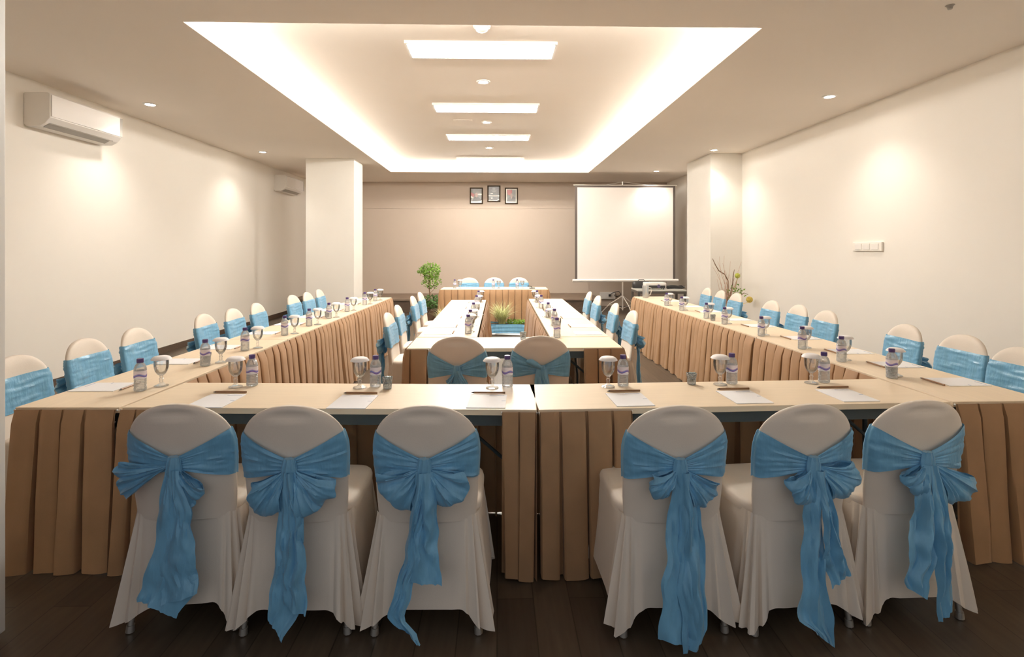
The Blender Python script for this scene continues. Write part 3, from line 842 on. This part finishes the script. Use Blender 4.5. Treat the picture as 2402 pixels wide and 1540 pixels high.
FC = [(-1.390, 2.921), (-.706, 2.883), (-.046, 2.872), (.663, 2.890), (1.255, 2.917), (1.806, 2.938)]
for i in range(6):
    setting(FB[i], FG[i], FP[i], FC[i], (-.048 if i < 3 else .038), 'on the front table, %s from the left' % ORD[i], i)
# left row: inner edge x = -1.788 + (y-2.668)*.0265
for i, y in enumerate([2.98, 3.60, 4.13, 4.84, 5.42, 6.00, 6.66, 7.45, 8.02]):
    xi = -1.788+(y-2.668)*.0265
    cy = y-.13 if i == 0 else y-.02
    setting((xi-.105, y), (xi-.055, y+.10), (xi-.355, y+.02+(.06 if i == 0 else .12)), (xi-.21, y+.02+(.06 if i == 0 else .12)), PI/2, 'on the left row, %s from the camera' % ORD[i], i)
for i, y in enumerate([3.18, 3.64, 4.10, 4.72, 5.46, 5.92, 6.68, 7.25, 8.00]):
    xi = 2.236-(y-2.655)*.0157
    setting((xi+.065, y-.02) if i < 8 else None, (xi+.125, y+.03) if i < 8 else None, (xi+.36, y-.13), (xi+.215, y-.13), -PI/2, 'on the right row, %s from the camera' % ORD[i], i)
for i, y in enumerate([4.90, 5.30, 6.0, 6.95, 7.70]):
    setting((-.255, y), (-.225, y+.08) if i > 0 else (-.235, y+.10), (-.52, y+.05), (-.39, y+.05), PI/2, 'on the left inner arm, %s from the camera' % ORD[i], i)
for i, y in enumerate([5.35, 6.0, 6.95, 7.70]):
    setting((.555, y), (.53, y+.085), (.83, y), (.70, y), -PI/2, 'on the right inner arm, %s from the camera' % ORD[i+1], i)
PGo = goblet('stemmed glass without cover behind the right inner chair', (.46+.06, 4.79, T), lid=False)
dup(PB, (.505, 4.66, T), .3, 'purple-capped water bottle at the right on the inner cross table')
dup(PP, (.80, 4.90, T), -PI/2, 'white notepad on the right inner arm nearest the camera')
for i, (x, w) in enumerate([(-.80, 'at the left end of the head table'), (-.07, 'at the middle of the head table'), (.38, 'right of centre on the head table')]):
    dup(PB, (x, 10.50, T), .2*i, 'purple-capped water bottle '+w)
    dup(PG, (x+.10, 10.52, T), 0, 'stemmed glass under a white cover '+w)
    dup(PP, (x+.1, 10.72, T), PI, 'white notepad '+w)
# small cut-glass tumblers
def tumbler(lab, loc):
    t = thing('candy_glass', lab, 'glass', loc, 0, 'small cut-glass tumblers')
    m = MB(); m.lathe([(.001, .002), (.022, .002), (.023, .004), (.024, .03), (.029, .062), (.027, .062), (.021, .03), (.019, .012), (.001, .012)], 16); m.build('cup', TUMB, t)
    m = MB(); r = random.Random(3)
    for k in range(26):
        a = r.uniform(0, 6.28); q = r.uniform(0, .017); m.ball((q*math.cos(a), q*math.sin(a), r.uniform(.028, .064)), .0065, 6, 4)
    m.build('sweets', M_SW, t); return t
M_SW = M('wrapped_sweets', (0.42, 0.47, 0.46), 0.25, metal=0.3, var=0.5, vscale=90)
tb = tumbler('small glass of sweets beside the second front bottle', (-.588, 2.99, T))
dup(tb, (1.076, 3.04, T), 0, 'small glass of sweets left of the fifth front goblet')
dup(tb, (.215, 4.56, T), 0, 'small glass of sweets on the inner cross table')
dup(tb, (-1.92, 3.72, T), 0, 'small glass of sweets on the left row near the second bottle')
dup(tb, (-1.86, 6.12, T), 0, 'small glass of sweets on the left row near the sixth bottle')
dup(tb, (2.25, 5.72, T), 0, 'small glass of sweets on the right row near the fifth bottle')
dup(tb, (2.315, 3.20, T), 0, 'small glass of sweets on the right row beside the nearest bottle')
# pitcher at the far end of the right row
t = thing('water_pitcher', 'clear glass pitcher at the far end of the right row', 'pitcher', (2.27, 8.42, T))
m = MB(); m.lathe([(.001, .002), (.042, .002), (.046, .01), (.046, .10), (.050, .17), (.053, .185), (.050, .185), (.044, .10), (.043, .014), (.001, .012)], 24); m.build('jug', clear_mat('pitcher_glass', (.9, .92, .93), .2, .1, milk=.25), t)
m = MB(); m.tube([(.048, 0, .16), (.085, 0, .15), (.09, 0, .10), (.075, 0, .05), (.046, 0, .035)], .006, 8); m.build('handle', WHITEP, t)
# small black device on the head table
t = thing('microphone', 'small black desk microphone at the right end of the head table', 'microphone', (.66, 10.42, T), .3)
m = MB(); m.box(-.05, .05, -.03, .03, 0, .018); m.build('base', BLACKP, t, smooth=False, bevel=.005)
m = MB(); m.tube([(0, 0, .018), (-.02, 0, .04), (-.07, 0, .048)], .007, 8); m.ball((-.08, 0, .048), .014, 10, 8); m.build('stalk', BLACKP, t)

# ------------------------------------------------------------------ projection screen and projector table
SY = 12.60
t = thing('projection_screen', 'white tripod projection screen at the right of the back wall', 'projection screen', (2.93, SY, 0))
m = MB(); m.box(-1.10, 1.10, -.004, .002, .80, 2.90); m.build('screen_fabric', SCREENM, t, smooth=False)
m = MB(); m.box(-1.155, -1.10, -.003, .003, .80, 2.94); m.box(1.10, 1.155, -.003, .003, .80, 2.94); m.box(-1.10, 1.10, -.003, .003, 2.90, 2.94)
m.box(-1.155, 1.155, .004, .008, .80, 2.94)
m.build('screen_border', SCREENB, t, smooth=False)
m = MB(); m.tube([(-1.21, -.0, .775), (1.22, 0, .775)], .032, 14); m.build('roller_case', WHITEP, t)
m = MB(); m.tube([(-1.19, 0, 2.95), (1.19, 0, 2.95)], .013, 10); m.build('top_bar', ALU, t)
m = MB(); m.tube([(-.05, .05, .09), (-.05, .05, 3.04)], .016, 10); m.build('pole', ALU, t)
m = MB(); m.tube([(-.45, .03, 2.96), (-.05, .05, 3.03), (.55, .03, 2.96)], .005, 6); m.build('hanger', ALU, t)
for a in (2.75, 4.95, .45):
    m = MB(); c, s = math.cos(a), math.sin(a)
    m.tube([(-.05, .05, .42), (-.05+c*.30, .05+s*.30, .22), (-.05+c*.50, .05+s*.50, .012)], .010, 8)
    m.tube([(-.05, .05, .13), (-.05+c*.30, .05+s*.30, .22)], .007, 6); m.build('leg', ALU, t)
t = thing('projector_table', 'small dark-framed table behind the right row carrying a projector', 'table', (3.02, 10.32, 0), -.04)
m = MB(); m.box(-.44, .44, -.31, .31, .725, .75); m.build('tabletop', M('grey_white_top', (.62, .60, .55), .3, var=.03), t, smooth=False, bevel=.003)
m = MB()
for y in (-.31, .29): m.box(-.44, .44, y, y+.02, .68, .724)
for x in (-.44, .42): m.box(x, x+.02, -.29, .29, .68, .724)
m.build('frame', DKMET, t, smooth=False)
for sx in (-1, 1):
    for sy in (-1, 1):
        m = MB(); m.box(sx*.42-.02, sx*.42+.02, sy*.28-.02, sy*.28+.02, .002, .68); m.build('leg', DKMET, t, smooth=False)
t = thing('projector', 'white projector with a dark front on the small table', 'projector', (2.93, 10.25, .7503), -.06)
m = MB(); m.box(-.19, .19, -.13, .13, .02, .125); m.build('housing', WHITEP, t, smooth=False, bevel=.015)
m = MB(); m.box(-.172, .172, -.137, -.128, .022, .075); m.build('front_grille', BLACKP, t, smooth=False, bevel=.003)
m = MB(); m.lathe([(.001, .012), (.026, .012), (.032, 0)], 18); o = m.build('lens', M('lens_glass', (.12, .10, .2), .1), t, loc=(.05, -.139, .06)); o.rotation_euler = (PI/2, 0, 0)
m = MB()
for x in (-.15, .15): m.lathe([(.012, 0), (.012, .022)], 8, (x, -.08, 0)); m.lathe([(.012, 0), (.012, .022)], 8, (x, .08, 0))
m.build('foot', BLACKP, t)
m = MB(); pts = []
for k in range(90):
    a = k*.42; r = .11+.025*math.sin(k*.7); pts.append((r*1.5*math.cos(a), r*math.sin(a)*.8, .008+k*.0006+.004*math.sin(k*1.3)))
m.tube(pts, .006, 6); tag(m.build('cable', BLACKP, loc=(3.30, 10.25, .7503)), 'coil of black cable on the projector table', 'cable')
t = thing('laptop_bag', 'black equipment bag behind the projector', 'bag', (2.75, 10.5, .7503))
m = MB()
rows = [[(p[0]*g, p[1]*g*.35+.0, z) for p in rrect(28, .17, -.2, .2, .05)] for z, g in ((.001, .96), (.03, 1), (.10, .98), (.13, .8), (.135, .3))]
m.grid(rows, True, 0, True, True); m.build('body', BLACKP, t)
m = MB(); m.tube([(-.06, 0, .13), (-.05, 0, .16), (.05, 0, .16), (.06, 0, .13)], .006, 8); m.build('handle', BLACKP, t)
# outlet box with plugs low on the back wall beside the stage
t = thing('power_outlet', 'white outlet box with black plug below the projection screen', 'outlet', (2.90, YB, .27))
m = MB(); m.box(-.20, .20, -.05, -.002, -.09, .09); m.build('box', WHITEP, t, smooth=False, bevel=.006)
m = MB(); m.box(.02, .07, -.09, -.05, -.02, .04); m.tube([(.05, -.07, .02), (.12, -.10, .08), (.28, -.10, .12), (.34, -.10, .04), (.25, -.10, -.02), (.16, -.1, .0)], .009, 8); m.build('plug', BLACKP, t)

# ------------------------------------------------------------------ plants
def leaf_cloud(m, c, rad, n, seed, ls=.03, flat=1.0):
    r = random.Random(seed)
    for _ in range(n):
        while True:
            p = Vector((r.uniform(-1, 1), r.uniform(-1, 1), r.uniform(-1, 1)))
            if p.length < 1 and p.length > r.uniform(0, .85): break
        q = Vector((c[0]+p.x*rad[0], c[1]+p.y*rad[1], c[2]+p.z*rad[2]))
        d = Vector((r.uniform(-1, 1), r.uniform(-1, 1), r.uniform(-.3, .8))).normalized(); w = d.cross(Vector((r.uniform(-1, 1), r.uniform(-1, 1), r.uniform(-1, 1)))).normalized()
        l = ls*r.uniform(.7, 1.4); nn = d.cross(w)*l*.12
        m.add([q, q+d*l*.5+w*l*.28+nn, q+d*l, q+d*l*.5-w*l*.28+nn], [(0, 1, 2, 3)])
# slim shrub left of the head table
t = thing('potted_tree', 'slim leafy tree in a pot left of the head table', 'plant', (-1.35, 11.12, 0))
m = MB(); m.lathe([(.10, .001), (.12, .10), (.145, .22), (.15, .24), (.135, .24), (.13, .215), (.001, .21)], 22, cap0=True); m.build('pot', POTM, t)
m = MB(); m.tube([(0, 0, .2), (.01, 0, .5), (-.01, .01, .75), (.0, 0, 1.05)], [.014, .012, .009, .005], 8)
for a, z, l in ((.3, .6, .14), (2.5, .68, .15), (4.2, .75, .14), (1.3, .82, .12), (5.2, .88, .13), (3.3, .92, .16)):
    m.tube([(0, 0, z), (math.cos(a)*l*.6, math.sin(a)*l*.6, z+.08), (math.cos(a)*l, math.sin(a)*l, z+.17)], [.006, .004, .002], 6)
m.build('trunk', BARK, t)
m = MB(); leaf_cloud(m, (.02, 0, 1.05), (.21, .19, .17), 620, 1, .042); leaf_cloud(m, (.04, 0, .83), (.19, .17, .15), 330, 2, .04); leaf_cloud(m, (-.14, -.02, 1.06), (.10, .08, .08), 90, 4, .04); m.build('foliage', LEAF, t)
m = MB(); leaf_cloud(m, (.03, 0, .42), (.22, .18, .14), 260, 3, .06); m.build('undergrowth', LEAF2, t)
def grass(name, lab, loc, n, hgt, spr, seed, mat=GRASSM, group=None):
    r = random.Random(seed); m = MB()
    for _ in range(n):
        a = r.uniform(0, 2*PI); out = spr*r.uniform(.25, 1); hh = hgt*r.uniform(.55, 1.05)*(1-.25*out/spr); b = Vector((r.uniform(-.05, .05), r.uniform(-.04, .04), 0))
        w = Vector((-math.sin(a), math.cos(a), 0))*r.uniform(.004, .007); L = []; R = []
        for i in range(6):
            s = i/5; p = b+Vector((math.cos(a)*out*s**1.6, math.sin(a)*out*s**1.6, hh*(s-.38*max(0, s-.55)**1.4*2.2*out/spr)))
            k = (1-s**2)*1.0+.05; L.append(p+w*k); R.append(p-w*k)
        m.grid([L, R])
    return tag(m.build(name, mat, loc=loc), lab, 'plant', group)
def planter(lab, x0, x1, y, z1, seed, ybulge=.0):
    t = thing('planter', lab, 'planter', ((x0+x1)/2, y, 0), 0, 'blue-wrapped planters before the head table')
    w = (x1-x0)/2
    m = MB(); m.box(-w+.02, w-.02, .03, .33, .001, z1-.03, 0); m.box(-w+.035, w-.035, .045, .315, z1-.03, z1-.012, 1); m.build('trough', [POTM, SOIL], t, smooth=False)
    r = random.Random(seed); rows = []; rows2 = []
    for i in range(9):
        h = i/8; row = []
        for j in range(81):
            a = 2*PI*j/80; c, s = math.cos(a), math.sin(a); e = 2/8
            x = (w+.012)*math.copysign(abs(c)**e, c); yy = .18+.185*math.copysign(abs(s)**e, s)
            o = .010*math.sin(a*13+h*2+seed)*(.4+h)+.006*math.sin(h*16+a*6)
            row.append((x+c*o, yy+s*o, lerp(z1, .03, h)+.010*math.sin(a*7+seed)))
        rows.append(row)
    m = MB(); m.grid(rows); m.build('cloth_wrap', SASH, t)
    m = MB()
    for h in range(4):
        rows2.append([(p[0]*(1+.012*h), .18+(p[1]-.18)*(1+.04*h), max(.004, p[2]-.006*h-.004+.006*math.sin(j*2.1+h))) for j, p in enumerate(rows[-1])])
    m.grid(rows2); m.build('lace_trim', TRIMW, t)
    return t
planter('blue-wrapped planter seen between the two inner arms', -.20, .62, 9.62, .185, 1)
planter('blue-wrapped planter behind the left inner arm', -1.10, -.26, 9.55, .185, 4)
grass('grass_plant', 'large clump of pale striped grass before the head table', (.08, 9.76, .175), 230, .52, .42, 1, group='striped grass clumps')
grass('grass_plant', 'smaller pale grass clump beside the left inner arm', (-.93, 9.72, .175), 90, .42, .30, 2, group='striped grass clumps')
m = MB(); leaf_cloud(m, (0, 0, .0), (.22, .10, .05), 260, 9, .04); m.tube([(0, 0, -.02), (0, 0, .02)], .01, 6)
tag(m.build('ground_cover_plant', LEAF, loc=(.36, 9.80, .20)), 'low green leafy plant at the right of the planter', 'plant')

# dry branch arrangement by the pilaster
t = thing('branch_arrangement', 'tall vase of dry branches with yellow-green balls by the pilaster', 'flower arrangement', (3.98, 9.45, 0))
m = MB(); m.lathe([(.09, .001), (.13, .08), (.14, .25), (.10, .45), (.07, .52), (.085, .56), (.07, .555), (.055, .52), (.001, .45)], 24, cap0=True); m.build('vase', M('pale_grey_vase', (.55, .50, .45), .4, var=.05), t)
m = MB()
m.tube([(0, 0, .5), (.0, 0, .72), (.0, 0, .95), (-.06, 0, 1.06), (-.16, .0, 1.12), (-.22, 0, 1.22), (-.27, 0, 1.33)], [.014, .013, .011, .010, .009, .008, .005], 8)
m.tube([(.01, .02, .5), (.05, .02, .72), (.09, .02, .9), (.10, .02, 1.05), (.12, .02, 1.14)], [.012, .010, .009, .008, .004], 8)
m.tube([(.02, -.02, .5), (.16, -.02, .66), (.27, -.02, .74), (.34, -.02, .71)], [.010, .008, .006, .003], 8)
m.build('branch', BARK, t)
r = random.Random(8); m = MB()
for k in range(22):
    a = r.uniform(-1.25, 1.1); l = r.uniform(.35, .95); pts = []; x = 0; y = r.uniform(-.04, .04); z = .52
    dx = math.sin(a)*.35
    for s in range(6):
        q = s/5; pts.append((dx*q*l+.02*math.sin(q*7+k), y*(1+q*3), .52+l*q*(1-.12*abs(a)*q)))
    m.tube(pts, [.0042*(1-.8*s/5)+.0008 for s in range(6)], 5)
m.build('twig', BARK2, t)
m = MB(); m.tube([(.02, 0, .5), (.12, -.01, .75), (.155, -.01, 1.0)], .004, 6); m.ball((.16, -.01, 1.035), .045, 14, 10); m.build('bloom', BALLM, t)
m = MB(); m.tube([(.03, 0, .5), (.24, -.03, .55), (.34, -.03, .58)], .004, 6); m.ball((.36, -.03, .625), .055, 14, 10); m.build('bloom', BALLM2, t)
m = MB(); leaf_cloud(m, (.12, 0, .72), (.16, .08, .16), 70, 5, .05); m.build('foliage', LEAF, t)
m = MB(); m.tube([(-.2, 0, .02), (-.1, .03, .05), (.06, 0, .05), (.2, .05, .06)], [.02, .04, .045, .02], 10); m.tube([(-.05, .02, .06), (-.12, .02, .22), (-.05, .0, .42)], [.03, .022, .012], 8)
tag(m.build('driftwood', BARK2, loc=(3.62, 9.75, 0)), 'piece of brown driftwood on the floor left of the branch vase', 'driftwood')
